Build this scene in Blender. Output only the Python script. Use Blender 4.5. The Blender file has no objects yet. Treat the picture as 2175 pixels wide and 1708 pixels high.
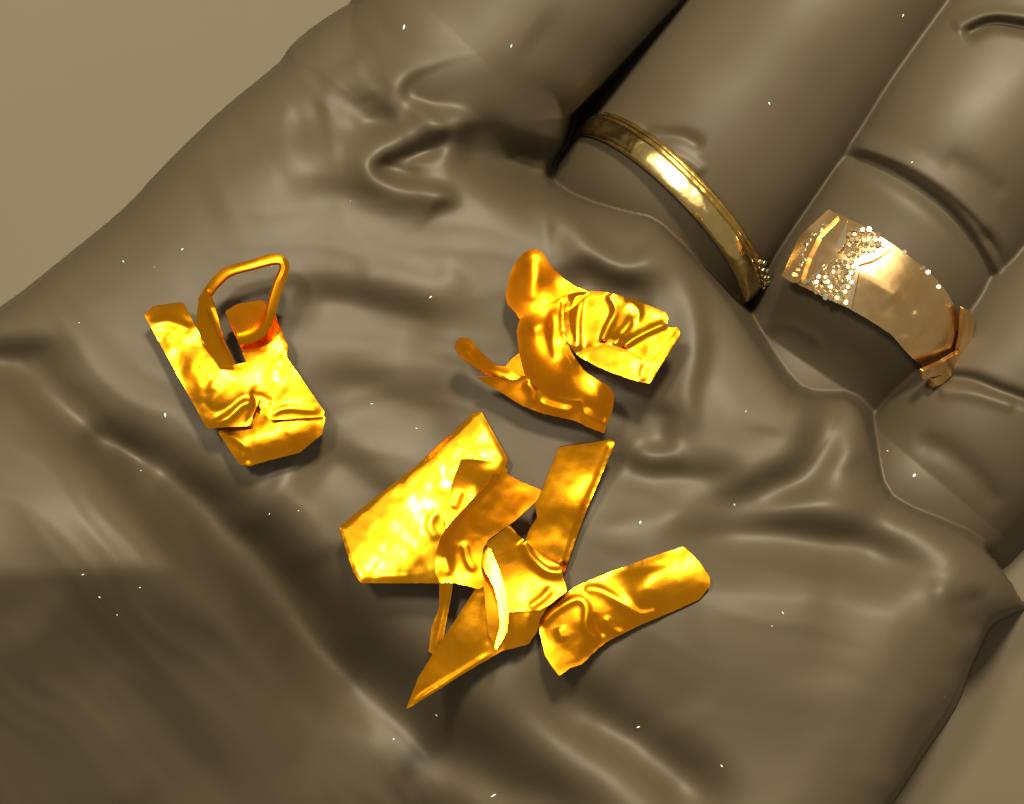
import bpy, bmesh, math, random
import numpy as np
from mathutils import Vector, Matrix
from mathutils.geometry import delaunay_2d_cdt

random.seed(7); rng = np.random.default_rng(7)
sc = bpy.context.scene
# ------------------------------------------------------------------ units: 1 step = 0.04 mm; the palm's skin lies near height 0
K = 0.00004
CX, CY = 1087.5, 854.0
H = 5200.0            # camera height over the palm, in steps
TABLE = -560.0

def P(px, py, z=0.0):
    s = 1 - z / H
    return Vector(((px - CX) * s * K, -(py - CY) * s * K, z * K))

# ------------------------------------------------------------------ camera
cam = bpy.data.cameras.new("camera"); camo = bpy.data.objects.new("camera", cam)
sc.collection.objects.link(camo); sc.camera = camo
camo.location = (0, 0, H * K)
cam.sensor_width = 36; cam.lens = 36 * H / (2 * CX)
cam.clip_start = 0.005; cam.clip_end = 20
cam.dof.use_dof = False

# ------------------------------------------------------------------ world and lamps (indoor lamp light)
w = bpy.data.worlds.new("World"); sc.world = w; w.use_nodes = True
bg = w.node_tree.nodes["Background"]
bg.inputs[0].default_value = (1.0, 0.86, 0.62, 1); bg.inputs[1].default_value = 0.28

def area(name, loc, size, power, col, sizey=None, target=(0, 0, 0)):
    l = bpy.data.lights.new(name, 'AREA'); l.energy = power; l.color = col
    l.shape = 'ELLIPSE' if sizey is None else 'RECTANGLE'
    l.size = size
    l.size_y = sizey if sizey else size
    o = bpy.data.objects.new(name, l); sc.collection.objects.link(o)
    o.location = loc
    d = Vector(target) - Vector(loc)
    o.rotation_euler = d.to_track_quat('-Z', 'Y').to_euler()
    return o
area("ceiling_lamp", (0.07, 0.37, 0.66), 0.085, 9.0, (1.0, 0.86, 0.60))
area("added_fill_panel", (0.0, 0.26, 0.90), 1.0, 2.3, (1.0, 0.86, 0.62), 0.8)  # soft panel added as fill and for the flat gold to reflect

area("added_glint_lamp", (-0.13, 0.15, 0.50), 0.06, 2.3, (1.0, 0.90, 0.68))  # small lamp added to give the gold white hot spots
sc.view_settings.view_transform = 'Standard'; sc.view_settings.look = 'None'
sc.view_settings.exposure = 0; sc.view_settings.gamma = 1

# ------------------------------------------------------------------ materials
def mat(name, base, rough, metal=0.0, noise=None, bump=None, rvar=None, spec=0.5, **kw):
    m = bpy.data.materials.new(name); m.use_nodes = True
    nt = m.node_tree; b = nt.nodes["Principled BSDF"]
    b.inputs["Base Color"].default_value = (*base, 1); b.inputs["Roughness"].default_value = rough
    b.inputs["Metallic"].default_value = metal; b.inputs["Specular IOR Level"].default_value = spec
    for k_, v in kw.items(): b.inputs[k_.replace('_', ' ')].default_value = v
    tc = nt.nodes.new("ShaderNodeTexCoord")
    def nz(scale, det=4, rg=0.55, dist=0.0):
        n = nt.nodes.new("ShaderNodeTexNoise"); n.inputs["Scale"].default_value = scale
        n.inputs["Detail"].default_value = det; n.inputs["Roughness"].default_value = rg
        n.inputs["Distortion"].default_value = dist
        nt.links.new(tc.outputs["Object"], n.inputs["Vector"]); return n
    if noise:
        scale, c2, lo, hi = noise
        n = nz(scale); r = nt.nodes.new("ShaderNodeMapRange")
        r.inputs[1].default_value = lo; r.inputs[2].default_value = hi
        mx = nt.nodes.new("ShaderNodeMix"); mx.data_type = 'RGBA'
        nt.links.new(n.outputs["Fac"], r.inputs[0]); nt.links.new(r.outputs[0], mx.inputs[0])
        mx.inputs[6].default_value = (*base, 1); mx.inputs[7].default_value = (*c2, 1)
        nt.links.new(mx.outputs[2], b.inputs["Base Color"])
    if rvar:
        scale, r0, r1 = rvar
        n = nz(scale, 5); r = nt.nodes.new("ShaderNodeMapRange")
        r.inputs[1].default_value = .35; r.inputs[2].default_value = .65
        r.inputs[3].default_value = r0; r.inputs[4].default_value = r1
        nt.links.new(n.outputs["Fac"], r.inputs[0]); nt.links.new(r.outputs[0], b.inputs["Roughness"])
    if bump:
        prev = None
        for (scale, dist, distort) in bump:
            n = nz(scale, 3, .5, distort)
            bp = nt.nodes.new("ShaderNodeBump"); bp.inputs["Strength"].default_value = 1
            bp.inputs["Distance"].default_value = dist
            nt.links.new(n.outputs["Fac"], bp.inputs["Height"])
            if prev: nt.links.new(prev.outputs[0], bp.inputs["Normal"])
            prev = bp
        nt.links.new(prev.outputs[0], b.inputs["Normal"])
    return m

M = {}
M['glove'] = mat('black_nitrile', (.057, .0435, .0258), .52, 0, noise=(60, (.062, .048, .0295), .4, .65),
                 bump=[(240, .00002, 0.4)], rvar=(70, .53, .63), spec=.42)
M['table'] = mat('beige_tabletop', (.082, .066, .041), .6, 0, noise=(14, (.096, .077, .049), .4, .62),
                 bump=[(900, .00001, 0)], spec=.3)
GB = (1.0, .50, .022)
M['gold_yellow'] = mat('bright_gold', (1.0, .43, .012), .24, 1, noise=(130, (1.0, .37, .009), .42, .62),
                       bump=[(95, .0002, .3), (420, .00004, 0)], rvar=(160, .14, .30))
M['gold_plate'] = mat('polished_gold', (1.0, .47, .014), .20, 1, noise=(130, (1.0, .39, .010), .42, .62), bump=[(110, .00005, .3), (420, .00002, 0)], rvar=(160, .15, .26))
M['gold_orange'] = mat('orange_gold', (1.0, .36, .008), .26, 1, noise=(120, (1.0, .32, .006), .42, .62),
                       bump=[(80, .0003, 0), (600, .00002, 0)], rvar=(160, .18, .34))
M['gold_amber'] = mat('amber_gold', (1.0, .41, .010), .24, 1, noise=(130, (.92, .37, .008), .42, .62),
                      bump=[(110, .0003, .2), (500, .00003, 0)], rvar=(160, .15, .32))
M['pale_gold'] = mat('pale_brass_gold', (.78, .60, .27), .24, 1, noise=(160, (.66, .50, .21), .4, .62),
                     bump=[(170, .0006, .3), (700, .00006, 0)], rvar=(260, .14, .34))
M['rose_gold'] = mat('rose_gold', (.84, .60, .31), .20, 1, noise=(160, (.74, .48, .22), .4, .62),
                     bump=[(200, .0001, 0)], rvar=(260, .16, .30))
M['stone'] = mat('clear_stone', (1.0, .88, .62), .16, 1)
M['lint'] = mat('white_lint', (.8, .74, .62), .8)

# ------------------------------------------------------------------ object helpers
def tag(o, label=None, cat=None, group=None, kind=None):
    if label: o['label'] = label
    if cat: o['category'] = cat
    if group: o['group'] = group
    if kind: o['kind'] = kind
    return o
def link(name, me, m, parent=None, smooth=True):
    o = bpy.data.objects.new(name, me); sc.collection.objects.link(o)
    if m is not None and not me.materials: me.materials.append(m)
    if smooth and len(me.polygons):
        me.polygons.foreach_set('use_smooth', np.ones(len(me.polygons), bool))
    if parent:
        o.parent = parent; o.matrix_parent_inverse = parent.matrix_world.inverted()
    return o
def empty(name, loc, label, cat, group=None):
    o = bpy.data.objects.new(name, None); sc.collection.objects.link(o)
    o.empty_display_size = .003
    o.location = loc; o.matrix_world = Matrix.Translation(loc)
    return tag(o, label, cat, group)

def smooth_pts(pts, n=8):
    p = np.array(pts, float)
    if len(p) < 3: return p
    q = np.vstack([2 * p[0] - p[1], p, 2 * p[-1] - p[-2]]); out = []
    for i in range(1, len(q) - 2):
        for t in np.linspace(0, 1, n, endpoint=False):
            out.append(.5 * ((2 * q[i]) + (-q[i-1] + q[i+1]) * t + (2*q[i-1] - 5*q[i] + 4*q[i+1] - q[i+2]) * t*t
                             + (-q[i-1] + 3*q[i] - 3*q[i+1] + q[i+2]) * t**3))
    out.append(q[-2]); return np.array(out)

def pdist(X, Y, pts):
    """distance, side (+ = right hand of travel on the picture), parameter 0..1"""
    best = np.full(X.shape, 1e18); side = np.zeros(X.shape); par = np.zeros(X.shape)
    L = np.r_[0, np.cumsum(np.hypot(*(pts[1:, :2] - pts[:-1, :2]).T))]
    for i in range(len(pts) - 1):
        x0, y0 = pts[i, :2]; dx, dy = pts[i+1, :2] - pts[i, :2]; l2 = dx*dx + dy*dy + 1e-9
        t = np.clip(((X - x0) * dx + (Y - y0) * dy) / l2, 0, 1)
        ex, ey = X - x0 - t*dx, Y - y0 - t*dy; d2 = ex*ex + ey*ey
        m = d2 < best
        best = np.where(m, d2, best)
        side = np.where(m, dx * (Y - y0) - dy * (X - x0), side)
        par = np.where(m, (L[i] + t * math.sqrt(l2)) / L[-1], par)
    return np.sqrt(best), np.sign(side), par

def inside(X, Y, poly):
    c = np.zeros(X.shape, bool); n = len(poly)
    for i in range(n):
        x0, y0 = poly[i]; x1, y1 = poly[(i+1) % n]
        if y0 == y1: continue
        m = ((Y > y0) != (Y > y1)) & (X < (x1 - x0) * (Y - y0) / (y1 - y0) + x0)
        c ^= m
    return c

def stroke(Z, X, Y, pts, amp, wl, wr=None, tap=.18, sm=True):
    """a fold or a crease: a bump of the given height along a line, wl wide on its left hand, wr on its right"""
    wr = wl if wr is None else wr
    p = smooth_pts(pts, 9) if sm else np.array(pts, float)
    mg = 2.6 * max(np.max(wl), np.max(wr))
    m = (X > p[:, 0].min() - mg) & (X < p[:, 0].max() + mg) & (Y > p[:, 1].min() - mg) & (Y < p[:, 1].max() + mg)
    if not m.any(): return
    d, s, t = pdist(X[m], Y[m], p)
    if isinstance(amp, (list, tuple)): amp = np.interp(t, np.linspace(0, 1, len(amp)), amp)
    vw = lambda q: np.interp(t, np.linspace(0, 1, len(q)), q) if isinstance(q, (list, tuple)) else q
    ww = np.where(s > 0, vw(wr), vw(wl))
    tp = np.ones_like(t) if tap <= 0 else np.clip(np.minimum(t, 1 - t) / tap, 0, 1)
    tp = tp * tp * (3 - 2 * tp)
    Z[m] += amp * np.exp(-(d / ww) ** 2) * tp

def smax(a, b, k):
    h = np.clip(.5 + .5 * (a - b) / k, 0, 1)
    return b + (a - b) * h + k * h * (1 - h)

def vnoise(X, Y, s, seed):
    r = np.random.default_rng(seed).random((64, 64))
    u, v = (X*.82 + Y*.57) / s + 500, (Y*.82 - X*.57) / s + 500
    i, j = np.floor(u).astype(int), np.floor(v).astype(int); fu, fv = u - i, v - j
    fu = fu**3*(fu*(fu*6-15)+10); fv = fv**3*(fv*(fv*6-15)+10)
    g = lambda a, b: r[a % 64, b % 64]
    return ((g(i, j)*(1-fu) + g(i+1, j)*fu)*(1-fv) + (g(i, j+1)*(1-fu) + g(i+1, j+1)*fu)*fv) * 2 - 1

# ------------------------------------------------------------------ the gloved hand: height of its skin over the whole hand
SIL_L = [(-1500, 1500), (-700, 1150), (-300, 860), (0, 665), (130, 565), (270, 450), (340, 375), (430, 285), (500, 222), (600, 140), (625, 105), (690, 52), (790, 0), (900, 10)]
WEB = [(900, 10), (1100, 100), (1195, 250), (1158, 375), (1230, 425), (1330, 450), (1405, 480), (1530, 620), (1600, 720), (1690, 835), (1790, 845), (1832, 880), (1852, 950), (1890, 1060), (2050, 1135), (2130, 1215), (2172, 1285)]
SIL_R = [(2172, 1285), (2105, 1320), (2075, 1370), (2048, 1430), (2020, 1500), (1960, 1590), (1880, 1712), (1700, 1960), (1450, 2300), (1000, 2700), (-300, 3300)]
HANDPOLY = SIL_L + WEB[1:] + SIL_R[1:] + [(-1500, 3300)]
A_sil_l, A_web, A_sil_r = (smooth_pts(a, 3) for a in (SIL_L, WEB, SIL_R))
HANDPOLY = [tuple(q) for q in A_sil_l] + [tuple(q) for q in A_web[1:]] + [tuple(q) for q in A_sil_r[1:]] + [(-1500, 3300)]

def capsule(X, Y, pts, wsl=30):
    """pts: x, y, height of the bone, radius"""
    p = smooth_pts(pts, 40)
    d, _, t = pdist(X, Y, np.array([p[0], p[-1]]))
    L = np.r_[0, np.cumsum(np.hypot(*(p[1:, :2] - p[:-1, :2]).T))]; L /= L[-1]
    z = np.interp(t, L, p[:, 2]); r = np.interp(t, L, p[:, 3]); q = d / r
    return np.where(q < .985, z - .06*r + r*.98*np.sqrt(np.clip(1-q*q, 0, 1)), z - .06*r + r*.98*math.sqrt(1-.985**2) - (d-.985*r)*wsl)

FA = [(995, 98, -190, 258), (1160, -62, -165, 260), (1390, -290, -170, 252), (1650, -560, -200, 215), (1830, -760, -260, 180)]
FB = [(1330, 560, -480, 240), (1425, 440, -340, 248), (1617, 184, -262, 254), (1850, -110, -215, 248), (2100, -440, -220, 230), (2260, -680, -300, 190)]
FC = [(1740, 790, -440, 200), (1830, 655, -285, 215), (1990, 450, -215, 222), (2110, 260, -170, 232), (2330, -40, -200, 235), (2560, -400, -260, 215), (2700, -620, -320, 180)]
FD = [(1990, 1020, -340, 190), (2110, 900, -280, 205), (2330, 650, -240, 215), (2580, 340, -270, 200), (2750, 120, -320, 165)]

def surface(X, Y):
    # palm body
    ins = inside(X, Y, HANDPOLY)
    dl, _, _ = pdist(X, Y, A_sil_l); dr, _, _ = pdist(X, Y, A_sil_r); dw, _, _ = pdist(X, Y, A_web)
    def prof(d, R, D):
        q = np.clip(1 - d / R, 0, 1); return -D * (1 - np.sqrt(np.clip(1 - q*q, 0, 1)))
    Zbody = prof(dl, 330, 190) + prof(dr, 190, 170) + prof(dw, 150, 120)
    Z = np.zeros(X.shape)
    # broad relief
    def bump(cx, cy, rx, ry, a, ang=0):
        c, s = math.cos(ang), math.sin(ang); u = ((X-cx)*c + (Y-cy)*s)/rx; v = (-(X-cx)*s + (Y-cy)*c)/ry
        return a*np.exp(-(u*u+v*v))
    Z += bump(1640, 1330, 400, 200, 60, .1)
    Z += bump(900, 560, 260, 160, 18, 0)
    Z += bump(1570, 900, 120, 130, 30, .3)
    Z += bump(150, 1060, 330, 150, 55, .6)
    Z += bump(900, 1300, 500, 260, -30, .6)
    # lower left is sloped to darken, a shadow edge put into the shape
    f = np.clip((Y - 1195 + .04*(X-200)) / 34, 0, 40)
    side = 1/(1+np.exp(((X - 560) - (Y-1250)*.85)/60))
    drop = np.where(f < 1, .5*f*f, f-.5)*34
    rise = np.clip((Y - 760)/430, 0, 1); sr = 1/(1+np.exp(((X - 330) - (Y-1100)*.8)/60))
    Z += 150*rise*rise*(3-2*rise)*sr
    Z -= np.clip(drop, 0, 560)*.95*side
    # --- folds and creases
    Xw = X + vnoise(X, Y, 80, 21)*4; Yw = Y + vnoise(X, Y, 80, 23)*4
    def S(p, a, wl, wr=None, **k):
        wr = wl if wr is None else wr
        if k.pop('raw', False): stroke(Z, Xw, Yw, p, a, wl, wr, **k); return
        if a < 0:
            k['tap'] = max(k.get('tap', .3), .3)
            p = [(q[0], q[1]+wl*.5) for q in p]
            stroke(Z, Xw, Yw, p, a*1.95, wl*1.45, wr*2.8, **k)
        else: stroke(Z, Xw, Yw, p, a*1.3, wl*1.35, wr*2.1, **k)
    # long crease round the thumb's root
    S([(-350, 760), (-150, 775), (0, 775), (60, 792), (115, 850), (175, 903), (270, 965), (400, 1075), (520, 1180), (610, 1275), (700, 1390), (830, 1500), (950, 1595), (1060, 1665), (1220, 1760), (1400, 1900)],
      [-40, -60, -80, -100, -140, -210, -260, -280, -250, -180, -90, -40], [50, 50, 50, 55, 60, 72, 90, 100, 95, 85, 80, 80], [60, 60, 60, 60, 70, 80, 90, 100, 100, 90, 90, 90], raw=True, tap=.05)
    S([(-150, 760), (0, 752), (90, 742), (170, 712)], -26, 26, 22)
    S([(160, 905), (260, 955), (340, 1010)], -22, 20, 12)
    # fan of stretched skin beside it
    for p, a in (([(190, 925), (290, 1005), (390, 1110), (450, 1200)], 9), ([(230, 940), (350, 1040), (450, 1140), (520, 1210)], 8),
                 ([(270, 960), (400, 1060), (500, 1150), (570, 1205)], 7), ([(180, 950), (240, 1040), (330, 1150), (400, 1230)], 6)):
        S(p, a, 13, 11)
    S([(150, 1230), (270, 1420), (420, 1610), (520, 1760)], -22, 42, 42)
    S([(390, 1180), (560, 1330), (760, 1500), (900, 1640), (1000, 1760)], 18, 22, 34)
    S([(30, 1280), (140, 1470), (260, 1650), (320, 1760)], 16, 40, 40)
    S([(330, 1230), (480, 1400), (640, 1560), (760, 1720)], -18, 42, 42)
    # second crease at the lower edge
    S([(1080, 1430), (1180, 1480), (1290, 1540), (1390, 1610), (1490, 1700), (1560, 1800)], -95, 62, 70, raw=True, tap=.3)
    S([(1300, 1380), (1380, 1440), (1450, 1530)], -10, 50, 50)
    # snake shaped folds under the first finger
    S([(1090, 95), (1000, 112), (930, 135), (872, 158), (850, 185), (858, 212), (895, 232), (945, 240), (985, 252), (1040, 282)], 50, 15, 44, tap=.14, raw=True)
    S([(1010, 175), (950, 176), (890, 180), (885, 200), (930, 215), (990, 226)], -48, 26, 34, tap=.3, raw=True)
    S([(960, 240), (952, 262), (925, 282), (880, 305), (810, 336), (788, 352), (796, 378), (835, 395), (900, 405), (945, 418), (965, 450)], 48, 15, 46, tap=.12, raw=True)
    S([(965, 262), (930, 296), (870, 325), (825, 345), (850, 365), (920, 372)], -42, 22, 28, tap=.3, raw=True)
    S([(970, 262), (1020, 292), (1080, 330), (1150, 352), (1200, 335)], -115, 38, 66, tap=.3, raw=True)
    S([(900, 235), (880, 240), (800, 250), (740, 262)], -12, 14, 16)
    S([(700, 185), (745, 225), (775, 258), (850, 262)], -16, 30, 44, raw=True, tap=.3)
    S([(745, 120), (770, 165), (795, 205)], 8, 24, 24)
    S([(560, 440), (680, 412), (800, 412), (900, 428), (960, 432)], -9, 34, 30)
    S([(600, 250), (700, 232)], -8, 24, 24)
    S([(420, 420), (600, 350), (760, 330)], 8, 50, 45)
    S([(590, 622), (680, 628), (780, 642), (890, 680), (960, 715)], -20, 26, 26)
    S([(740, 590), (850, 600), (930, 610), (990, 570)], 10, 26, 24)
    S([(640, 790), (780, 820), (900, 862), (1000, 870)], -14, 34, 34)
    S([(640, 930), (740, 985), (820, 1050), (900, 1080)], -16, 30, 34)
    S([(560, 1020), (650, 1100), (700, 1200)], 14, 40, 40)
    # fingers' root pocket under the plain ring
    S([(1150, 372), (1190, 345), (1270, 372), (1340, 420), (1395, 475)], -70, 36, 60, tap=.3, raw=True)
    S([(1120, 470), (1165, 440), (1210, 470), (1250, 525), (1300, 562), (1345, 568), (1388, 540), (1402, 500), (1400, 470)], 40, 26, 44, tap=.25, raw=True)
    S([(1210, 530), (1250, 580), (1320, 610), (1400, 620)], -22, 26, 24)
    S([(1420, 480), (1440, 560), (1478, 650), (1474, 760), (1462, 850), (1478, 940)], 22, 17, 24, tap=.2)
    S([(1410, 840), (1402, 900), (1408, 960)], -14, 18, 20)
    S([(1290, 900), (1310, 955), (1360, 1000), (1440, 1012), (1530, 1008), (1600, 975)], -26, 22, 30)
    S([(1340, 960), (1400, 975), (1460, 960)], 10, 18, 18)
    S([(1260, 1040), (1380, 1052), (1500, 1046), (1610, 1015), (1690, 950), (1712, 860), (1690, 780)], 20, 32, 22)
    S([(1690, 740), (1745, 820), (1760, 900), (1720, 990), (1650, 1040), (1540, 1078), (1420, 1090)], -60, 44, 46, raw=True, tap=.3)
    S([(1640, 780), (1660, 850), (1640, 930)], 10, 20, 24)
    S([(1550, 640), (1610, 740), (1690, 850), (1760, 900), (1830, 1000)], 14, 26, 26, tap=.1)
    S([(1200, 1150), (1400, 1105), (1560, 1100), (1740, 1075), (1880, 1090)], 16, 26, 28)
    S([(1380, 1150), (1500, 1150), (1640, 1140), (1790, 1158), (1920, 1205), (2010, 1262)], -92, 48, 75, raw=True, tap=.3)
    S([(1900, 1075), (2000, 1160), (2080, 1270), (2110, 1330)], 14, 36, 30)
    S([(1990, 1220), (2015, 1300), (2050, 1380), (2048, 1425)], 14, 18, 12)
    S([(2060, 1230), (2080, 1290), (2060, 1360)], -16, 18, 18)
    S([(1900, 1290), (1800, 1340), (1745, 1420), (1730, 1500)], -14, 80, 90, raw=True, tap=.4)
    S([(1980, 1470), (1925, 1560), (1880, 1700)], 14, 16, 26)
    S([(2020, 1440), (1960, 1560), (1910, 1690)], -12, 18, 18)
    S([(1420, 1260), (1600, 1220), (1780, 1240)], 8, 60, 60)
    def aniso(ang, lo, sh, seed):
        c, q = math.cos(ang), math.sin(ang); u = (X*c + Y*q) + 30*vnoise(X, Y, 190, seed+50); v = (-X*q + Y*c) + 34*vnoise(X, Y, 170, seed+51)
        n = vnoise(u*sh/lo, v, sh, seed); return 1 - np.abs(n)*2
    ml = 1/(1+np.exp(((X-620) - (Y-1200)*.8)/90)); md = np.exp(-((X-760)/420)**2-((Y-720)/420)**2)
    Z += ml*aniso(.87, 330, 40, 61)*3.6 + md*aniso(.12, 260, 40, 62)*2.4 + np.exp(-((X-1620)/380)**2-((Y-1180)/330)**2)*aniso(.25, 300, 44, 63)*1.8
    Z += np.exp(-((X-800)/330)**2-((Y-190)/200)**2)*aniso(1.05, 220, 30, 64)*4
    Z += vnoise(X, Y, 240, 3)*6 + vnoise(X+90, Y, 95, 4)*1.2
    if Z.ndim == 2:
        kk = np.exp(-(np.arange(-7, 8)/2.4)**2/2); kk /= kk.sum()
        Zp = np.pad(Z, 7, mode='edge')
        Zb = sum(kk[i]*Zp[i:i+Z.shape[0], :] for i in range(15)); Z = sum(kk[i]*Zb[:, i:i+Z.shape[1]] for i in range(15))
    Zstr = Z; Z = Z + Zbody
    edge = np.minimum(dl, dr)
    wall = Zstr - np.where(dl < dr, 190, 170) + prof(dw, 150, 120) - 40*edge
    wallw = Zstr - 120 + prof(dl, 330, 190) + prof(dr, 190, 170) - 9*dw
    Z = np.where(ins, Z, np.where((dw < edge) & (X < 2090), np.maximum(wallw, -900), wall))
    # fingers
    nf = vnoise(X, Y, 160, 8)*6
    a = capsule(X, Y, FA) + nf
    stroke(a, X, Y, [(1120, 60), (1230, 130), (1330, 90)], -8, 60)
    b = capsule(X, Y, FB, 5) + nf
    stroke(b, X, Y, [(1350, 285), (1400, 288), (1450, 292), (1500, 318)], -12, 16, 14)
    stroke(b, X, Y, [(1400, 322), (1450, 335), (1500, 372)], 9, 12, 16)
    c = capsule(X, Y, FC, 5) + nf
    stroke(c, X, Y, [(1770, 330), (1850, 345), (1930, 385), (2010, 445), (2070, 520), (2110, 600), (2120, 700)], -34, 12, 26, tap=.1)
    stroke(c, X, Y, [(1790, 300), (1870, 325), (1950, 362), (2040, 425), (2110, 500), (2160, 600)], 14, 24, 10, tap=.1)
    stroke(c, X, Y, [(2080, 480), (2140, 560), (2165, 650)], -14, 16, 16)
    stroke(c, X, Y, [(2000, 330), (2060, 360), (2140, 420)], -5, 22, 22)
    stroke(c, X, Y, [(2040, 80), (2110, 50), (2200, 62), (2300, 70)], -34, 12, 14, tap=.1)
    stroke(c, X, Y, [(2020, 60), (2100, 30), (2220, 40)], 12, 14, 12, tap=.1)
    stroke(c, X, Y, [(1590, 700), (1680, 690), (1760, 740)], 6, 14, 14)
    dd = capsule(X, Y, FD, 5) + nf
    stroke(dd, X, Y, [(1980, 800), (2060, 806), (2130, 832), (2240, 870)], -26, 14, 14, tap=.1)
    stroke(dd, X, Y, [(1990, 830), (2070, 836), (2160, 862)], 8, 10, 16, tap=.1)
    stroke(dd, X, Y, [(1930, 930), (2010, 960), (2080, 1020), (2130, 1090)], -12, 26, 26)
    Z1 = smax(Z, a, 70)
    u = (X-1165)*.88+(Y-345)*.47; v = -(X-1165)*.47+(Y-345)*.88
    Z1 -= 95*np.exp(-(u/150)**2-(v/np.where(v < 0, 110, 75))**2)
    Z2 = smax(Z1, b, 20); Z2 = smax(Z2, c, 20); Z2 = smax(Z2, dd, 20)
    return Z2

def axis_(lo, hi, a, b, step):
    core = np.arange(a, b + .1, step)
    left = []; x = a; s = step
    while x > lo: s *= 1.10; x -= s; left.append(x)
    right = []; x = core[-1]; s = step
    while x < hi: s *= 1.10; x += s; right.append(x)
    return np.r_[left[::-1], core, right]
gx = axis_(-1450, 2950, -40, 2215, 3.4); gy = axis_(-1000, 3000, -40, 1750, 3.4)
GX, GY = np.meshgrid(gx, gy)
GZ = surface(GX, GY)
def skin_z(x, y):
    i = int(np.clip(np.searchsorted(gx, x), 0, len(gx)-1)); j = int(np.clip(np.searchsorted(gy, y), 0, len(gy)-1))
    return float(GZ[j, i])

def grid_mesh(name, GX, GY, GZ, keep):
    ny, nx = GZ.shape
    s = 1 - GZ / H
    co = np.stack([(GX - CX)*s*K, -(GY - CY)*s*K, GZ*K], -1).reshape(-1, 3)
    idx = np.arange(ny*nx).reshape(ny, nx)
    q = np.stack([idx[:-1, :-1], idx[1:, :-1], idx[1:, 1:], idx[:-1, 1:]], -1).reshape(-1, 4)
    kf = keep.reshape(-1)[q].any(1); q = q[kf]
    used = np.unique(q); rm = np.full(ny*nx, -1); rm[used] = np.arange(len(used))
    q = rm[q]; co = co[used]
    me = bpy.data.meshes.new(name)
    me.vertices.add(len(co)); me.vertices.foreach_set('co', co.ravel())
    me.loops.add(q.size); me.loops.foreach_set('vertex_index', q.ravel().astype(np.int32))
    me.polygons.add(len(q)); me.polygons.foreach_set('loop_start', np.arange(0, q.size, 4, dtype=np.int32))
    me.update(calc_edges=True); me.validate()
    return me
GZ = np.where((GX < 760) & (GY > 1150), TABLE + 30 + 30*np.logaddexp(0, (GZ-TABLE-30)/30), GZ)
GZc = np.maximum(GZ, TABLE - 12)
me = grid_mesh('gloved_hand', GX, GY, GZc, GZ > TABLE - 8)
hand = link('gloved_hand', me, M['glove'])
tag(hand, 'open hand in a wrinkled black glove, palm up, fingers pointing up and right', 'gloved hand')

# table
bm = bmesh.new()
bmesh.ops.create_grid(bm, x_segments=8, y_segments=8, size=1.2)
for v in bm.verts: v.co.z = TABLE*K
me = bpy.data.meshes.new('tabletop'); bm.to_mesh(me); bm.free()
link('tabletop', me, M['table'], smooth=False)['kind'] = 'structure'

# ------------------------------------------------------------------ thin metal sheets
def tps(ctrl):
    c = np.array(ctrl, float); n = len(c); p = c[:, :2] / 100.0; z = c[:, 2]
    def U(r2): return np.where(r2 < 1e-12, 0, r2*np.log(r2 + 1e-12))
    Kk = U(((p[:, None]-p[None])**2).sum(-1)) + np.eye(n)*.02
    Pm = np.c_[np.ones(n), p]; A = np.zeros((n+3, n+3)); A[:n, :n] = Kk; A[:n, n:] = Pm; A[n:, :n] = Pm.T
    sol = np.linalg.lstsq(A, np.r_[z, 0, 0, 0], rcond=None)[0]
    def f(X, Y):
        q = np.stack([X, Y], -1)/100.0
        u = U(((q[..., None, :]-p)**2).sum(-1))
        return u@sol[:n] + sol[n] + q@sol[n+1:]
    return f

def round_poly(pts, r=4):
    """clip the corners a little and sample the outline finely, with tiny unevenness of a torn edge"""
    out = []; n = len(pts)
    for i in range(n):
        p0, p1, p2 = (np.array(pts[(i+k) % n], float) for k in (-1, 0, 1))
        a, b = p0-p1, p2-p1; la, lb = np.hypot(*a), np.hypot(*b); rr = min(r, la*.4, lb*.4)
        s, e = p1+a/la*rr, p1+b/lb*rr
        for t in (0, .33, .67, 1): out.append((1-t)**2*s + 2*t*(1-t)*p1 + t*t*e)
    res = []
    for i in range(len(out)):
        a, b = out[i], out[(i+1) % len(out)]; l = np.hypot(*(b-a)); k = max(1, int(l/5))
        for j in range(k): res.append(a+(b-a)*j/k)
    res = np.array(res); keep = [0]
    for i in range(1, len(res)):
        if np.hypot(*(res[i]-res[keep[-1]])) > .8: keep.append(i)
    return res[keep]

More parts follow.
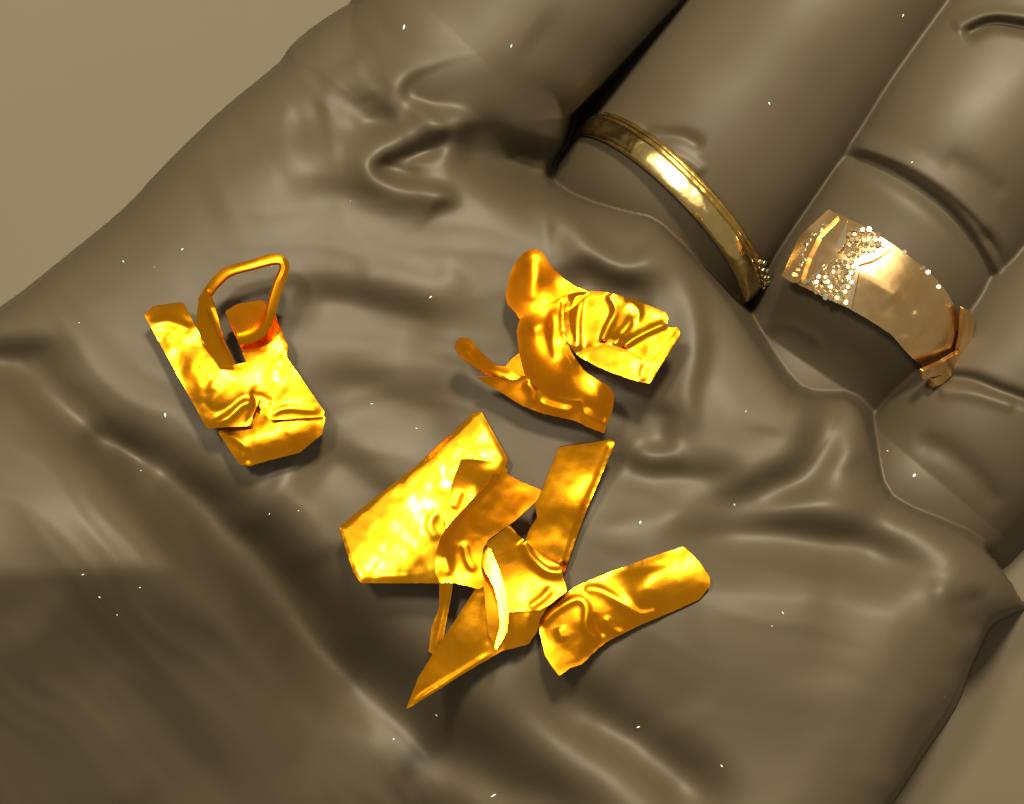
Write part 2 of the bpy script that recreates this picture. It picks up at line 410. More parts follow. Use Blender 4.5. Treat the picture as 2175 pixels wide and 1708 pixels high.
def sheet(name, outline, ctrl, m, parent=None, th=5, creases=(), rim=0, rimw=7, step=5, r=4, zf=None, wob=1.0, wav=0, seed=1, tilt=None):
    o = round_poly(outline, r)
    o = o + (rng.random(o.shape)-.5)*wob
    mn, mx = o.min(0), o.max(0)
    xs = np.arange(mn[0], mx[0], step); ys = np.arange(mn[1], mx[1], step*.87)
    X, Y = np.meshgrid(xs, ys); X = X + (np.arange(len(ys)) % 2)[:, None]*step*.5
    X, Y = X.ravel(), Y.ravel()
    cl = np.vstack([o, o[:1]])
    d, _, _ = pdist(X, Y, cl); k = inside(X, Y, [tuple(q) for q in o]) & (d > step*.55)
    pts = np.vstack([o, np.c_[X[k], Y[k]]])
    edges = [(i, (i+1) % len(o)) for i in range(len(o))]
    vs, es, fs, _, _, _ = delaunay_2d_cdt([Vector(p) for p in pts], edges, [], 1, 1e-5)
    vs = np.array([(v.x, v.y) for v in vs])
    fs = [f for f in fs]
    f = zf or tps(ctrl)
    Zs = f(vs[:, 0], vs[:, 1]).astype(float)
    Xv, Yv = vs[:, 0], vs[:, 1]
    for c in creases:
        kw = c[-1] if isinstance(c[-1], dict) else {}
        c = c[:-1] if isinstance(c[-1], dict) else c
        stroke(Zs, Xv, Yv, c[0], c[1]*.6, *c[2:], **kw)
    if rim:
        d, _, _ = pdist(Xv, Yv, cl); Zs += rim*np.exp(-(d/rimw)**2)
    if tilt is None and zf is None and m is M['gold_yellow']: tilt = (.035, .07)
    if tilt: Zs += tilt[0]*(Xv-Xv.mean()) + tilt[1]*(Yv-Yv.mean())
    if wav: Zs += vnoise(Xv, Yv, 34, seed)*wav + vnoise(Xv, Yv, 16, seed+1)*wav*.35
    top = [P(x, y, z) for x, y, z in zip(Xv, Yv, Zs)]
    # thickness along the surface normal
    bmx = bmesh.new()
    tv = [bmx.verts.new(p) for p in top]
    for q in fs:
        try: bmx.faces.new([tv[i] for i in q])
        except ValueError: pass
    bmx.normal_update()
    if sum(fc.normal.z for fc in bmx.faces) < 0:
        bmesh.ops.reverse_faces(bmx, faces=bmx.faces[:]); bmx.normal_update()
    nor = [v.normal.copy() for v in tv]
    bfaces = [[v.index for v in fc.verts] for fc in bmx.faces]
    bmx.verts.index_update()
    bfaces = [[v.index for v in fc.verts] for fc in bmx.faces]
    bd = [e for e in bmx.edges if len(e.link_faces) == 1]
    bl = []
    for e in bd:
        l = e.link_loops[0]; bl.append((l.vert.index, l.link_loop_next.vert.index))
    bv = [bmx.verts.new(tv[i].co - nor[i]*th*K) for i in range(len(tv))]
    for q in bfaces: bmx.faces.new([bv[i] for i in reversed(q)])
    for a, b in bl:
        fc = bmx.faces.new([tv[b], tv[a], bv[a], bv[b]])
    me = bpy.data.meshes.new(name)
    loose = [v for v in bmx.verts if not v.link_faces]
    bmesh.ops.delete(bmx, geom=loose, context='VERTS')
    bmx.to_mesh(me); bmx.free()
    ob = link(name, me, m, parent)
    # keep the rim crisp
    me.set_sharp_from_angle(angle=math.radians(50))
    return ob

def ribbon(name, path, wdt, hgt, m, parent, n=6):
    """a bent flat strip standing on its edge: path x,y,z ; wdt across, hgt upright"""
    p = smooth_pts(path, 2)
    bmx = bmesh.new(); rings = []
    for i, q in enumerate(p):
        a = p[max(0, i-1)]; b = p[min(len(p)-1, i+1)]; d = (b-a)[:2]; d /= np.hypot(*d)+1e-9; nrm = np.array([-d[1], d[0]])
        wq = wdt*(1+.05*math.sin(i*.9)); hq = hgt
        prof = [(-.5, -1), (-.5, -.30), (-.30, -.02), (.05, .0), (.5, -.3), (.5, -1)]
        rings.append([bmx.verts.new(P(q[0]+nrm[0]*u*wq, q[1]+nrm[1]*u*wq, q[2]+v*hq)) for u, v in prof])
    for a, b in zip(rings[:-1], rings[1:]):
        for j in range(6): bmx.faces.new([a[j], a[(j+1) % 6], b[(j+1) % 6], b[j]])
    bmx.faces.new(rings[0][::-1]); bmx.faces.new(rings[-1])
    bmesh.ops.recalc_face_normals(bmx, faces=bmx.faces[:])
    me = bpy.data.meshes.new(name); bmx.to_mesh(me); bmx.free()
    ob = link(name, me, m, parent); me.set_sharp_from_angle(angle=math.radians(40)); return ob

def cv(n):
    ox, oy, s = {1: (265.6, 504.6, .3110), 2: (929.5, 478.0, .27983), 3: (663.9, 849.8, .41513), 4: (1115.4, 159.3, .31096), 5: (1566.8, 371.8, .3109)}[n]
    up = 14 if n == 1 else 0
    def f(pts): return [(ox+s*p[0], oy+s*p[1]) + tuple(q+up for q in p[2:]) for p in pts]
    return f
c1, c2, c3, c4, c5 = (cv(i) for i in range(1, 6))
def C(cf, pts, *a): return (cf(pts),) + a

# ---- scrap 1: flattened clasp with a bent loop
t = empty('gold_clasp', P(430, 760, skin_z(430, 760)), 'flattened yellow gold clasp with a bent open loop, alone at the left of the palm', 'gold scrap')
sheet('plate', c1([(130, 530), (190, 470), (395, 443), (510, 660), (650, 905), (755, 868), (828, 852), (770, 700), (700, 560), (860, 470), (1010, 470), (1040, 570), (1112, 740), (1102, 815), (1230, 1000), (1362, 1190), (1355, 1225), (985, 1245), (905, 1135), (850, 1285), (740, 1292), (560, 1305)]),
      c1([(130, 530, 62), (395, 443, 72), (300, 560, 58), (430, 800, 66), (560, 1300, 62), (660, 900, 74), (800, 1000, 70), (900, 1130, 66), (1100, 1000, 58), (1112, 740, 50), (900, 600, 44), (1360, 1200, 46), (1100, 1230, 62), (700, 1250, 72), (780, 700, 40)]),
      M['gold_yellow'], t, th=4, rim=.6, rimw=4, wav=1.6, seed=11,
      creases=[C(c1, [(150, 600), (300, 575), (480, 640)], -5, 9, 12), C(c1, [(560, 1290), (700, 1230), (800, 1140), (900, 1130)], 9, 7, 9),
               C(c1, [(600, 1200), (720, 1150), (840, 1060)], -5, 7, 9), C(c1, [(850, 1040), (900, 1130), (830, 1290)], -7, 6, 7),
               C(c1, [(980, 1230), (1100, 1170), (1350, 1190)], 7, 9, 6), C(c1, [(560, 1000), (640, 1060), (560, 1150)], 6, 18, 12),
               C(c1, [(900, 1000), (900, 1060), (1010, 1140)], -5, 8, 8)])
sheet('folded_end', c1([(630, 1322), (740, 1300), (830, 1120), (985, 1180), (1150, 1205), (1330, 1185), (1368, 1230), (1345, 1345), (1190, 1472), (990, 1520), (850, 1562), (780, 1550), (720, 1460)]),
      c1([(640, 1320, 40), (985, 1252, 52), (1330, 1195, 44), (900, 1400, 60), (1150, 1350, 60), (800, 1550, 46), (1000, 1520, 44), (1190, 1470, 40), (1345, 1345, 42), (700, 1430, 48)]),
      M['gold_yellow'], t, th=4, wav=1.5, seed=13, creases=[C(c1, [(680, 1330), (820, 1430), (790, 1550)], 6, 8, 8), C(c1, [(830, 1440), (840, 1540)], -6, 6, 6)])
sheet('tab', c1([(683, 508), (760, 460), (925, 430), (960, 440), (950, 560), (925, 650), (765, 690)]),
      c1([(683, 508, 88), (925, 430, 92), (950, 600, 74), (765, 690, 72), (820, 560, 80)]), M['gold_orange'], t, th=5, wav=.6, seed=15)
ribbon('loop', c1([(770, 695, 84), (860, 680, 90), (935, 640, 100), (975, 570, 108), (1010, 440, 116), (1050, 310, 122), (1090, 210, 126), (1065, 155, 128), (990, 152, 128), (880, 185, 126), (760, 215, 122), (680, 250, 118), (600, 330, 112), (545, 410, 104)]), 23, 24, M['gold_amber'], t)
sheet('loop_root', c1([(505, 405), (560, 350), (600, 440), (640, 560), (665, 700), (700, 770), (750, 872), (650, 905), (590, 800), (520, 690), (482, 580)]),
      c1([(500, 430, 100), (580, 470, 106), (482, 600, 78), (640, 620, 104), (590, 800, 74), (660, 900, 76), (740, 860, 86)]), M['gold_amber'], t, th=4, wav=.8, seed=17,
      creases=[C(c1, [(570, 470), (640, 640), (740, 860)], 9, 7, 5, dict(tap=.05))])

# ---- scrap 2: crumpled piece like petals
t = empty('crumpled_gold_foil', P(1170, 690, skin_z(1170, 690)), 'crumpled orange gold sheet opened like petals, uppermost piece in mid palm', 'gold scrap')
B2 = 40
sheet('lower_layer', c2([(298, 1155), (380, 1150), (600, 1175), (640, 1120), (760, 1180), (900, 1250), (1090, 1270), (1130, 1400), (1280, 1500), (1270, 1582), (1150, 1540), (1040, 1485), (800, 1432), (640, 1372), (480, 1270), (340, 1190)]),
      c2([(298, 1155, 60+B2), (600, 1180, 44+B2), (480, 1270, 42+B2), (800, 1430, 40+B2), (760, 1250, 48+B2), (1090, 1330, 50+B2), (1270, 1570, 36+B2), (1040, 1480, 38+B2)]),
      M['gold_orange'], t, th=4, wav=1.2, seed=21, creases=[C(c2, [(660, 1180), (720, 1260), (730, 1370)], 9, 10, 10), C(c2, [(760, 1340), (900, 1390), (1040, 1410)], 7, 7, 9)])
sheet('tail', c2([(130, 935), (145, 880), (190, 850), (240, 860), (330, 960), (440, 1065), (520, 1075), (650, 1135), (610, 1170), (560, 1175), (380, 1132), (260, 1070), (180, 1010)]),
      c2([(130, 935, 96+B2), (240, 860, 88+B2), (300, 1000, 80+B2), (400, 1110, 66+B2), (440, 1065, 60+B2), (620, 1150, 56+B2)]), M['gold_orange'], t, th=4, wav=.5, seed=23,
      creases=[C(c2, [(160, 900), (300, 1040), (420, 1115), (600, 1160)], -6, 10, 6)])
sheet('inner_petal', c2([(515, 1072), (570, 1010), (625, 965), (680, 1050), (690, 1150), (600, 1140)]),
      c2([(515, 1072, 54+B2), (625, 965, 60+B2), (680, 1140, 60+B2)]), M['gold_amber'], t, th=5)
sheet('upper_petal', c2([(720, 178), (790, 200), (880, 330), (960, 410), (1040, 465), (1130, 497), (1160, 520), (1010, 640), (860, 720), (700, 730), (622, 715), (585, 660), (528, 600), (515, 540), (540, 400), (580, 300), (650, 215)]),
      c2([(720, 178, 60+B2), (600, 300, 44+B2), (520, 560, 40+B2), (735, 420, 66+B2), (622, 715, 62+B2), (900, 420, 50+B2), (1100, 500, 58+B2), (850, 650, 74+B2)]),
      M['gold_orange'], t, th=4, rim=.6, rimw=4, creases=[C(c2, [(735, 230), (738, 400), (715, 600)], 5, 12, 20)])
sheet('wing', c2([(985, 528), (1150, 500), (1290, 510), (1500, 570), (1735, 665), (1755, 700), (1735, 755), (1700, 775), (1820, 775), (1842, 800), (1640, 1060), (1590, 1065), (1440, 965), (1300, 920), (1180, 930), (1060, 990), (980, 880), (945, 700)]),
      c2([(985, 528, 78+B2), (960, 870, 70+B2), (1150, 500, 66+B2), (1500, 570, 78+B2), (1740, 680, 84+B2), (1840, 800, 92+B2), (1600, 1050, 82+B2), (1300, 750, 66+B2), (1200, 930, 64+B2), (1080, 960, 76+B2)]),
      M['gold_yellow'], t, th=4, rim=.8, rimw=4, wav=.8, seed=25,
      creases=[C(c2, [(1090, 520), (1060, 720), (1060, 960)], -11, 9, 16, dict(tap=.08)), C(c2, [(1290, 520), (1350, 640), (1290, 780), (1240, 900)], 8, 9, 7, dict(tap=.08)),
               C(c2, [(1430, 560), (1520, 650), (1440, 800), (1330, 920)], -9, 9, 12, dict(tap=.08)), C(c2, [(1500, 640), (1480, 760), (1380, 870)], 7, 7, 7),
               C(c2, [(1740, 750), (1560, 830), (1400, 930)], 9, 6, 10, dict(tap=.05)), C(c2, [(1020, 540), (1000, 720), (1040, 930)], 6, 8, 6)])
sheet('flap', c2([(1055, 985), (1120, 935), (1250, 903), (1340, 915), (1440, 950), (1590, 1040), (1650, 1000), (1830, 800), (1842, 830), (1720, 1020), (1610, 1202), (1560, 1195), (1450, 1165), (1350, 1130), (1200, 1070)]),
      c2([(1055, 985, 92+B2), (1250, 905, 90+B2), (1440, 950, 92+B2), (1590, 1060, 96+B2), (1840, 815, 108+B2), (1610, 1200, 98+B2), (1350, 1130, 92+B2), (1690, 1050, 100+B2)]),
      M['gold_yellow'], t, th=4, rim=.8, rimw=4, wav=1.3, seed=27, creases=[C(c2, [(1590, 1050), (1560, 1110), (1560, 1190)], 5, 8, 8)])
sheet('body', c2([(622, 715), (700, 655), (850, 592), (985, 520), (990, 560), (952, 700), (972, 870), (1045, 1010), (1110, 1105), (1200, 1170), (1310, 1228), (1342, 1290), (1330, 1400), (1292, 1505), (1250, 1495), (1110, 1425), (1092, 1332), (990, 1330), (900, 1312), (760, 1242), (662, 1142), (632, 1030), (615, 950), (600, 800)]),
      c2([(622, 715, 78+B2), (850, 592, 84+B2), (985, 520, 86+B2), (600, 830, 84+B2), (760, 780, 104+B2), (900, 760, 88+B2), (800, 1000, 108+B2), (960, 870, 96+B2), (662, 1142, 84+B2), (900, 1312, 84+B2), (900, 1150, 104+B2), (1110, 1105, 90+B2), (1200, 1280, 98+B2), (1340, 1290, 80+B2), (1092, 1332, 90+B2), (1180, 1400, 92+B2), (1292, 1505, 74+B2)]),
      M['gold_orange'], t, th=4, rim=.8, rimw=4, creases=[C(c2, [(880, 620), (870, 850), (900, 1050)], -7, 12, 9), C(c2, [(690, 790), (780, 760), (870, 770)], 5, 12, 14),
               C(c2, [(960, 560), (945, 720), (975, 900), (1060, 1060)], 7, 6, 5, dict(tap=.06)), C(c2, [(1100, 1360), (1190, 1400), (1290, 1480)], -6, 9, 9)])

# ---- the pile
Z0 = 6
def plate_z(X, Y):
    dx, dy = X-817.5, Y-1161.; q = (dx-dy)/math.sqrt(2)
    return 70 + .0*dx + .23*dy + 7*np.sin(2*math.pi*q/296) + .0006*(dx+dy)**2
t = sheet('gold_plate', c3([(135, 650), (345, 480), (550, 320), (830, 62), (862, 55), (1000, 305), (985, 345), (930, 420), (800, 760), (760, 925), (650, 935), (245, 935), (208, 880)]),
      None, zf=plate_z, m=M['gold_plate'], th=4.5, rim=2.5, rimw=6, wav=1.1, seed=31, creases=[C(c3, [(640, 560), (600, 640), (640, 720)], -5, 9, 9), C(c3, [(300, 900), (480, 890), (640, 880)], -3, 8, 8)])
tag(t, 'bright five sided gold plate with a raised rim, left side of the pile', 'gold scrap')
t = sheet('gold_strip', c3([(1262, 240), (1400, 222), (1525, 203), (1548, 215), (1500, 335), (1400, 565), (1290, 880), (1180, 860), (1090, 720), (1105, 670), (1150, 600), (1135, 530), (1175, 455)]),
      c3([(1262, 240, 52+Z0), (1540, 210, 62+Z0), (1400, 400, 44+Z0), (1180, 455, 46+Z0), (1420, 520, 56+Z0), (1240, 640, 36+Z0), (1100, 700, 40+Z0), (1290, 860, 34+Z0), (1160, 560, 44+Z0)]),
      M['gold_amber'], None, th=4.5, rim=.8, rimw=4, wav=.9, seed=33, creases=[C(c3, [(1535, 215), (1480, 360), (1380, 600), (1290, 850)], 7, 6, 8, dict(tap=.04))])
tag(t, 'straight amber gold strip leaning out of the pile towards the fingers', 'gold scrap')
t = sheet('gold_sliver', c3([(648, 900), (720, 915), (712, 990), (670, 1215), (620, 1300), (592, 1290), (610, 1160), (648, 1060)]),
      c3([(648, 900, 30+Z0), (715, 930, 34+Z0), (600, 1290, 12+Z0), (665, 1210, 22+Z0), (690, 1060, 24+Z0)]), M['gold_amber'], None, th=5, creases=[C(c3, [(690, 930), (670, 1080), (620, 1290)], 5, 5, 5)])
tag(t, 'narrow gold sliver hanging down beside the pointed blade', 'gold scrap')
# pointed blade with its curled panel
Z0 = 18
t = empty('pointed_gold_scrap', P(1040, 1330, skin_z(1040, 1330)), 'long pointed gold scrap with a curled bright edge, tip pointing down left', 'gold scrap')
sheet('blade', c3([(478, 1585), (540, 1420), (640, 1262), (740, 1110), (835, 965), (900, 960), (960, 1150), (985, 1275), (940, 1302), (770, 1402), (600, 1510)]),
      c3([(478, 1585, 12+Z0), (640, 1262, 30+Z0), (835, 965, 48+Z0), (770, 1402, 28+Z0), (940, 1300, 40+Z0), (760, 1250, 40+Z0)]),
      M['gold_amber'], t, th=4, rim=.8, rimw=4, creases=[C(c3, [(500, 1560), (720, 1420), (940, 1280)], 6, 6, 5), C(c3, [(885, 1000), (880, 1130), (900, 1270)], -4, 7, 7)])
sheet('panel', c3([(868, 752), (905, 718), (1008, 640), (1050, 690), (1090, 722), (1180, 800), (1285, 862), (1280, 900), (1302, 975), (1215, 1045), (1160, 1075), (1000, 1086), (985, 1200), (945, 1270), (900, 1200), (880, 1000), (865, 860)]),
      c3([(870, 752, 66+Z0), (1008, 640, 60+Z0), (1285, 870, 48+Z0), (1300, 980, 52+Z0), (1000, 850, 48+Z0), (1100, 900, 40+Z0), (1160, 1070, 52+Z0), (1000, 1080, 56+Z0), (945, 1270, 50+Z0), (880, 1000, 60+Z0)]),
      M['gold_yellow'], t, th=4, rim=.6, rimw=4, creases=[C(c3, [(1080, 715), (1120, 800), (1200, 870), (1290, 880)], 13, 8, 13, dict(tap=.06)),
               C(c3, [(1100, 1070), (1180, 1010), (1230, 950)], 7, 8, 8), C(c3, [(985, 640), (1060, 710)], 5, 7, 7)])
sheet('curled_edge', c3([(866, 752), (890, 742), (912, 765), (960, 880), (992, 985), (1003, 1085), (995, 1180), (965, 1240), (940, 1278), (932, 1262), (960, 1150), (950, 1040), (925, 950), (868, 850)]),
      None, zf=lambda X, Y: 84 + .088*(X-1023) + .188*(Y-1162) + .0012*(X-1045)**2, m=M['gold_plate'], parent=t, th=4)
sheet('lower_panel', c3([(985, 1080), (1100, 1070), (1215, 1035), (1165, 1120), (1150, 1185), (1105, 1250), (980, 1282), (940, 1290), (900, 1230), (930, 1130)]),
      c3([(985, 1080, 52+Z0), (1215, 1035, 46+Z0), (1150, 1185, 34+Z0), (980, 1280, 36+Z0), (1080, 1160, 48+Z0), (900, 1230, 40+Z0)]),
      M['gold_amber'], t, th=4, creases=[C(c3, [(1110, 1080), (1100, 1160), (1110, 1250)], 5, 6, 9)])
# folded dark orange piece on top
Z0 = 38
t = empty('folded_gold_strip', P(1020, 1080, skin_z(1020, 1080)), 'dark orange gold strip folded over on top of the pile', 'gold scrap')
sheet('back_leaf', c3([(760, 303), (800, 300), (960, 320), (1000, 360), (960, 420), (760, 640), (680, 690), (685, 560), (712, 430)]),
      c3([(760, 303, 70+Z0), (960, 320, 74+Z0), (830, 440, 60+Z0), (700, 560, 66+Z0), (690, 680, 76+Z0), (960, 400, 86+Z0)]),
      M['gold_amber'], t, th=4, rim=.8, rimw=4, creases=[C(c3, [(760, 460), (720, 560)], 6, 8, 9)])
sheet('front_leaf', c3([(945, 368), (985, 372), (1060, 415), (1172, 462), (1150, 512), (1030, 622), (900, 715), (872, 760), (862, 850), (880, 950), (850, 968), (790, 950), (720, 935), (652, 935), (628, 880), (635, 770), (655, 700), (720, 620), (850, 480)]),
      c3([(945, 368, 96+Z0), (1172, 462, 90+Z0), (1060, 415, 88+Z0), (680, 650, 92+Z0), (640, 800, 70+Z0), (720, 850, 84+Z0), (880, 700, 82+Z0), (1030, 620, 84+Z0), (860, 960, 92+Z0), (652, 935, 88+Z0), (900, 560, 88+Z0)]),
      M['gold_orange'], t, th=4, wav=1.3, seed=41, creases=[C(c3, [(945, 372), (850, 480), (720, 620), (660, 700)], 9, 6, 12, dict(tap=.03)), C(c3, [(770, 720), (800, 830), (840, 880)], 6, 9, 8),
               C(c3, [(680, 780), (700, 900)], -4, 9, 9)])
# curved strip lower right
Z0 = 26
t = sheet('wrinkled_gold_strip', c3([(1155, 1150), (1165, 1100), (1205, 1060), (1350, 952), (1460, 905), (1570, 862), (1740, 800), (1900, 750), (1975, 825), (2032, 905), (2036, 950), (1980, 1020), (1850, 1080), (1680, 1150), (1500, 1240), (1435, 1295), (1380, 1350), (1320, 1370), (1262, 1412), (1230, 1370), (1190, 1310)]),
      c3([(1155, 1150, 16+Z0), (1350, 952, 30+Z0), (1570, 862, 20+Z0), (1900, 750, 34+Z0), (2030, 930, 44+Z0), (1850, 1080, 24+Z0), (1500, 1240, 16+Z0), (1262, 1412, 22+Z0), (1700, 960, 50+Z0), (1400, 1120, 34+Z0), (1900, 900, 52+Z0), (1280, 1200, 28+Z0)]),
      M['gold_yellow'], None, th=4.5, rim=.8, rimw=4, wav=1.0, seed=51,
      creases=[C(c3, [(1170, 1150), (1240, 1080), (1350, 1020), (1400, 1060), (1400, 1170), (1470, 1240)], 10, 10, 8, dict(tap=.06)), C(c3, [(1380, 960), (1480, 975), (1600, 1050), (1680, 1100), (1780, 1080)], 9, 9, 12, dict(tap=.08)),
               C(c3, [(1440, 1090), (1450, 1160), (1500, 1210)], -9, 7, 7), C(c3, [(1500, 1100), (1530, 1170), (1600, 1200)], 7, 7, 7), C(c3, [(1260, 1160), (1280, 1230)], 6, 9, 9), C(c3, [(1560, 870), (1700, 860), (1850, 830)], -3, 9, 9)])
tag(t, 'wrinkled curved gold strip, rightmost scrap lying apart from the pile', 'gold scrap')

# ------------------------------------------------------------------ rings
def lathe_ring(name, cx, cy, zc, R, prof, ax, m, parent, n=128, jit=0):
    """prof: list of (along axis, radial offset); ax: axis vector in picture coords (x, y down, z up)"""
    a = Vector((ax[0], -ax[1], ax[2])).normalized(); u = a.cross(Vector((0, 0, 1))).normalized(); v = u.cross(a).normalized()
    if v.z < 0: v = -v
    c = P(cx, cy, zc); bmx = bmesh.new(); rings = []
    for i in range(n):
        th = 2*math.pi*i/n
        rings.append([bmx.verts.new(c + ((u*math.cos(th)+v*math.sin(th))*(R+r+jit*math.sin(3*th+s*.05)*(1 if r > 0 else 0)) + a*s)*K) for s, r in prof])
    m_ = len(prof)
    for i in range(n):
        A, B_ = rings[i], rings[(i+1) % n]
        for j in range(m_): bmx.faces.new([A[j], A[(j+1) % m_], B_[(j+1) % m_], B_[j]])
    bmesh.ops.recalc_face_normals(bmx, faces=bmx.faces[:])
    me = bpy.data.meshes.new(name); bmx.to_mesh(me); bmx.free()
    o = link(name, me, m, parent); me.set_sharp_from_angle(angle=math.radians(48)); return o, (c, u, v, a)

_stone = None
def stone(center, nrm, r, parent, m=None, name='stone'):
    global _stone
    if _stone is None:
        b_ = bmesh.new()
        top = [b_.verts.new((.78*math.cos(a), .78*math.sin(a), .42)) for a in np.arange(6)*math.pi/3]
        gird = [b_.verts.new((math.cos(a), math.sin(a), .1)) for a in (np.arange(6)+.5)*math.pi/3]
        bot = [b_.verts.new((.7*math.cos(a), .7*math.sin(a), -.6)) for a in (np.arange(6)+.5)*math.pi/3]
        b_.faces.new(top)
        for i in range(6):
            b_.faces.new([top[i], gird[i], top[(i+1) % 6]]); b_.faces.new([top[(i+1) % 6], gird[i], gird[(i+1) % 6]])
            b_.faces.new([gird[i], bot[i], bot[(i+1) % 6], gird[(i+1) % 6]])
        bmesh.ops.recalc_face_normals(b_, faces=b_.faces[:])
        _stone = bpy.data.meshes.new('stone'); b_.to_mesh(_stone); b_.free(); _stone.materials.append(M['stone'])
    o = bpy.data.objects.new(name, _stone); sc.collection.objects.link(o)
    q = Vector(nrm).to_track_quat('Z', 'Y')
    tilt = Matrix.Rotation(random.uniform(-.25, .25), 4, 'X') @ Matrix.Rotation(random.uniform(-.25, .25), 4, 'Y') @ Matrix.Rotation(random.uniform(0, 6), 4, 'Z')
    mw = Matrix.Translation(center) @ q.to_matrix().to_4x4() @ tilt @ Matrix.Scale(r*K, 4)
    if parent:
        o.parent = parent; o.matrix_parent_inverse = parent.matrix_world.inverted()
    o.matrix_basis = mw
    return o

# plain band on the second finger
t = empty('plain_ring', P(1420, 440, -230), 'plain worn yellow gold band with fine grooves on the middle gloved finger', 'ring')
prof = [(-36, 2), (-36, 8), (-30, 14), (-20, 18), (-8, 20), (4, 20), (11, 18), (14, 13), (17, 17), (22, 16), (25, 12), (28, 15), (32, 11), (35, 4), (35, 0), (0, -3)]
band, fr = lathe_ring('band', 1419, 447, -318, 256, prof, (.715, -.70, -.16), M['pale_gold'], t, 160, 1.2)
c_, u_, v_, a_ = fr
for i in range(9):
    th = math.radians(8 + i*3.6)
    sgn = 1 if u_.x > 0 else -1
    d_ = u_*sgn*math.cos(th) + v_*math.sin(th)
    stone(c_ + (d_*(258+20) + a_*(24 + (i % 2)*9))*K, d_, 6.5, t)

# broad ornamental ring on the third finger
t = empty('ornate_ring', P(1840, 640, -240), 'broad rose gold ring with pave stones and a ridged face on the ring finger', 'ring')
AX = np.array([.60, -.80]); NX = np.array([.80, .60]); RC = np.array([1838., 642.]); RR = 252.; ZC = -276.
def ringz(off=0, ridge=0):
    def f(X, Y):
        tt = (X-RC[0])*NX[0] + (Y-RC[1])*NX[1]
        ss = (X-RC[0])*AX[0] + (Y-RC[1])*AX[1]
        zz = ZC + np.sqrt(np.clip((RR+off)**2 - tt*tt, 30**2, None))
        return zz - ridge*(np.sqrt((ss-50)**2+90)-9.5)
    return f
lathe_ring('shank', RC[0], RC[1], ZC, RR-44, [(-34, 0), (-30, 8), (30, 8), (34, 0)], (.60, -.80, -.02), M['rose_gold'], t, 96)
body = c5([(300, 690), (430, 420), (620, 240), (760, 300), (900, 370), (1070, 480), (1180, 560), (1330, 680), (1430, 800), (1500, 930), (1530, 1090), (1500, 1190), (1280, 1320), (1180, 1240), (1050, 1090), (880, 980), (740, 900), (600, 840), (400, 740)])
sheet('band', body, None, M['rose_gold'], t, th=14, zf=ringz(10, .26), r=6, creases=[C(c5, [(1020, 850), (1120, 980), (1130, 1130)], -9, 26, 18), C(c5, [(1190, 930), (1250, 1020), (1200, 1120)], 7, 9, 14)])
sheet('end_bar', c5([(300, 690), (345, 590), (420, 420), (620, 235), (690, 275), (560, 400), (480, 560), (425, 735), (370, 735)]), None, M['rose_gold'], t, th=10, zf=ringz(19, .26), r=3)
for q in ([(750, 310), (665, 500), (675, 530), (735, 470)], [(680, 545), (655, 565), (450, 740), (480, 735)], [(1075, 485), (830, 560), (815, 610), (930, 580)], [(835, 620), (815, 640), (745, 900), (775, 915)]):
    sheet('prong', c5(q), None, M['stone'], t, th=4, zf=ringz(25, .26), r=2, step=4)
sheet('clasp_bar', c5([(1540, 905), (1600, 940), (1618, 1010), (1600, 1140), (1550, 1235), (1505, 1215), (1530, 1100)]), None, M['rose_gold'], t, th=10, zf=ringz(26, 0), r=3, creases=[C(c5, [(1570, 930), (1580, 1050), (1540, 1210)], -4, 5, 5)])
sheet('clasp_bar', c5([(1505, 1215), (1560, 1240), (1480, 1350), (1400, 1430), (1330, 1455), (1320, 1400), (1400, 1365), (1260, 1398), (1262, 1340), (1400, 1280)]), None, M['rose_gold'], t, th=10, zf=ringz(26, 0), r=3, creases=[C(c5, [(1270, 1370), (1400, 1310), (1510, 1250)], -5, 5, 5), C(c5, [(1330, 1430), (1430, 1370), (1530, 1260)], 4, 5, 5)])
def pave(poly, step, r, off=19, ridge=.2):
    pg = c5(poly); xs = [p[0] for p in pg]; ys = [p[1] for p in pg]
    x = min(xs); row = 0
    f = ringz(off, ridge)
    y = min(ys)
    while y < max(ys):
        x = min(xs) + (row % 2)*step*.5
        while x < max(xs):
            if inside(np.array([x]), np.array([y]), pg)[0]:
                xx = x+random.uniform(-1, 1); yy = y+random.uniform(-1, 1)
                z = float(f(np.array([xx]), np.array([yy]))[0])
                e = 3.0
                zx = float(f(np.array([xx+e]), np.array([yy]))[0]) - z; zy = float(f(np.array([xx]), np.array([yy+e]))[0]) - z
                stone(P(xx, yy, z), (-zx/e, zy/e, 1), r*random.uniform(.8, 1.15), t)
            x += step
        y += step*.87; row += 1
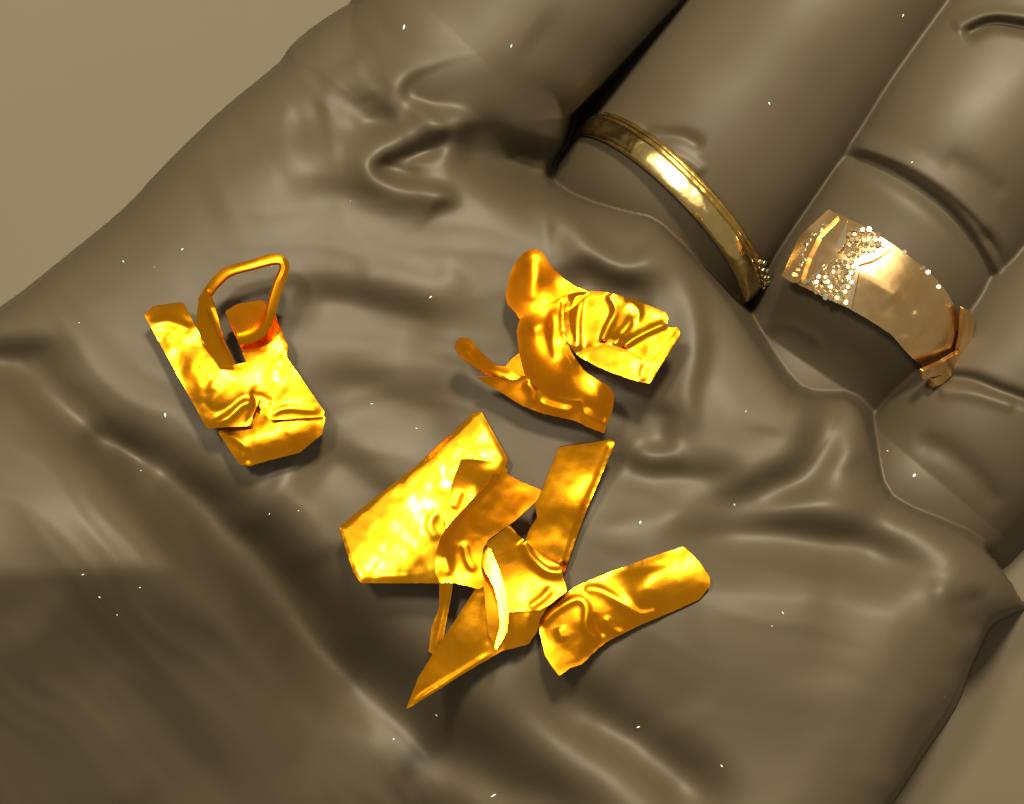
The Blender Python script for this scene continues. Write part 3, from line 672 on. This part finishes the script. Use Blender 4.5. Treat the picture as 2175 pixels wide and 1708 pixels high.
pave([(690, 560), (760, 590), (815, 600), (790, 700), (740, 900), (600, 840), (440, 740), (560, 650)], 12.3, 6.3, 15, .26)
pave([(760, 370), (860, 340), (950, 390), (1040, 470), (930, 520), (820, 570), (720, 560), (740, 470)], 12.3, 6.3, 15, .26)
pave([(370, 700), (420, 560), (520, 380), (610, 300), (650, 300), (560, 390), (460, 560), (410, 720)], 12.5, 6.2, 20, .26)
f19 = ringz(12, .26)
for q in ([(1140, 525)], [(1270, 635)], [(1300, 665)], [(1375, 765)]):
    (x, y), = c5(q); stone(P(x, y, float(f19(np.array([x]), np.array([y]))[0])), (0, 0, 1), 6, t)

# ------------------------------------------------------------------ lint specks on the glove
bm = bmesh.new()
spots = [(1086, 98, 3.2), (858, 58, 3), (1634, 220, 3.2), (1918, 32, 3), (915, 631, 2.4), (351, 882, 3.2), (1360, 1110, 3.2), (1560, 1072, 2.4), (177, 1220, 2.6), (297, 1248, 2.6), (211, 1268, 2.8),
         (836, 1570, 2.8), (1357, 1544, 2.8), (1533, 1627, 2.4), (1048, 1690, 3.4), (634, 1085, 2), (927, 1520, 2.2), (1663, 1302, 1.8), (1640, 1330, 1.6), (387, 530, 2.6), (262, 556, 2), (1942, 1010, 4), (1937, 345, 2.2), (790, 858, 1.8), (885, 910, 2.2), (248, 1305, 1.8)]
spots += [(random.uniform(40, 2100), random.uniform(300, 1690), random.uniform(.8, 1.5)) for _ in range(12)]
for x, y, r in spots:
    z = skin_z(x, y)
    if z < -350: continue
    n0 = len(bm.verts)
    rr = bmesh.ops.create_icosphere(bm, subdivisions=1, radius=r*K)
    sx, sy = random.uniform(.5, .9), random.uniform(1, 2.4); ang = random.uniform(0, 3)
    p = P(x, y, z+.6)
    for v in rr['verts']:
        a, b = v.co.x*sx, v.co.y*sy
        v.co = Vector((a*math.cos(ang)-b*math.sin(ang), a*math.sin(ang)+b*math.cos(ang), v.co.z*.6)) + p
me = bpy.data.meshes.new('lint'); bm.to_mesh(me); bm.free()
o = link('lint', me, M['lint'])
tag(o, 'tiny pale lint specks scattered over the black glove', 'lint', kind='stuff')
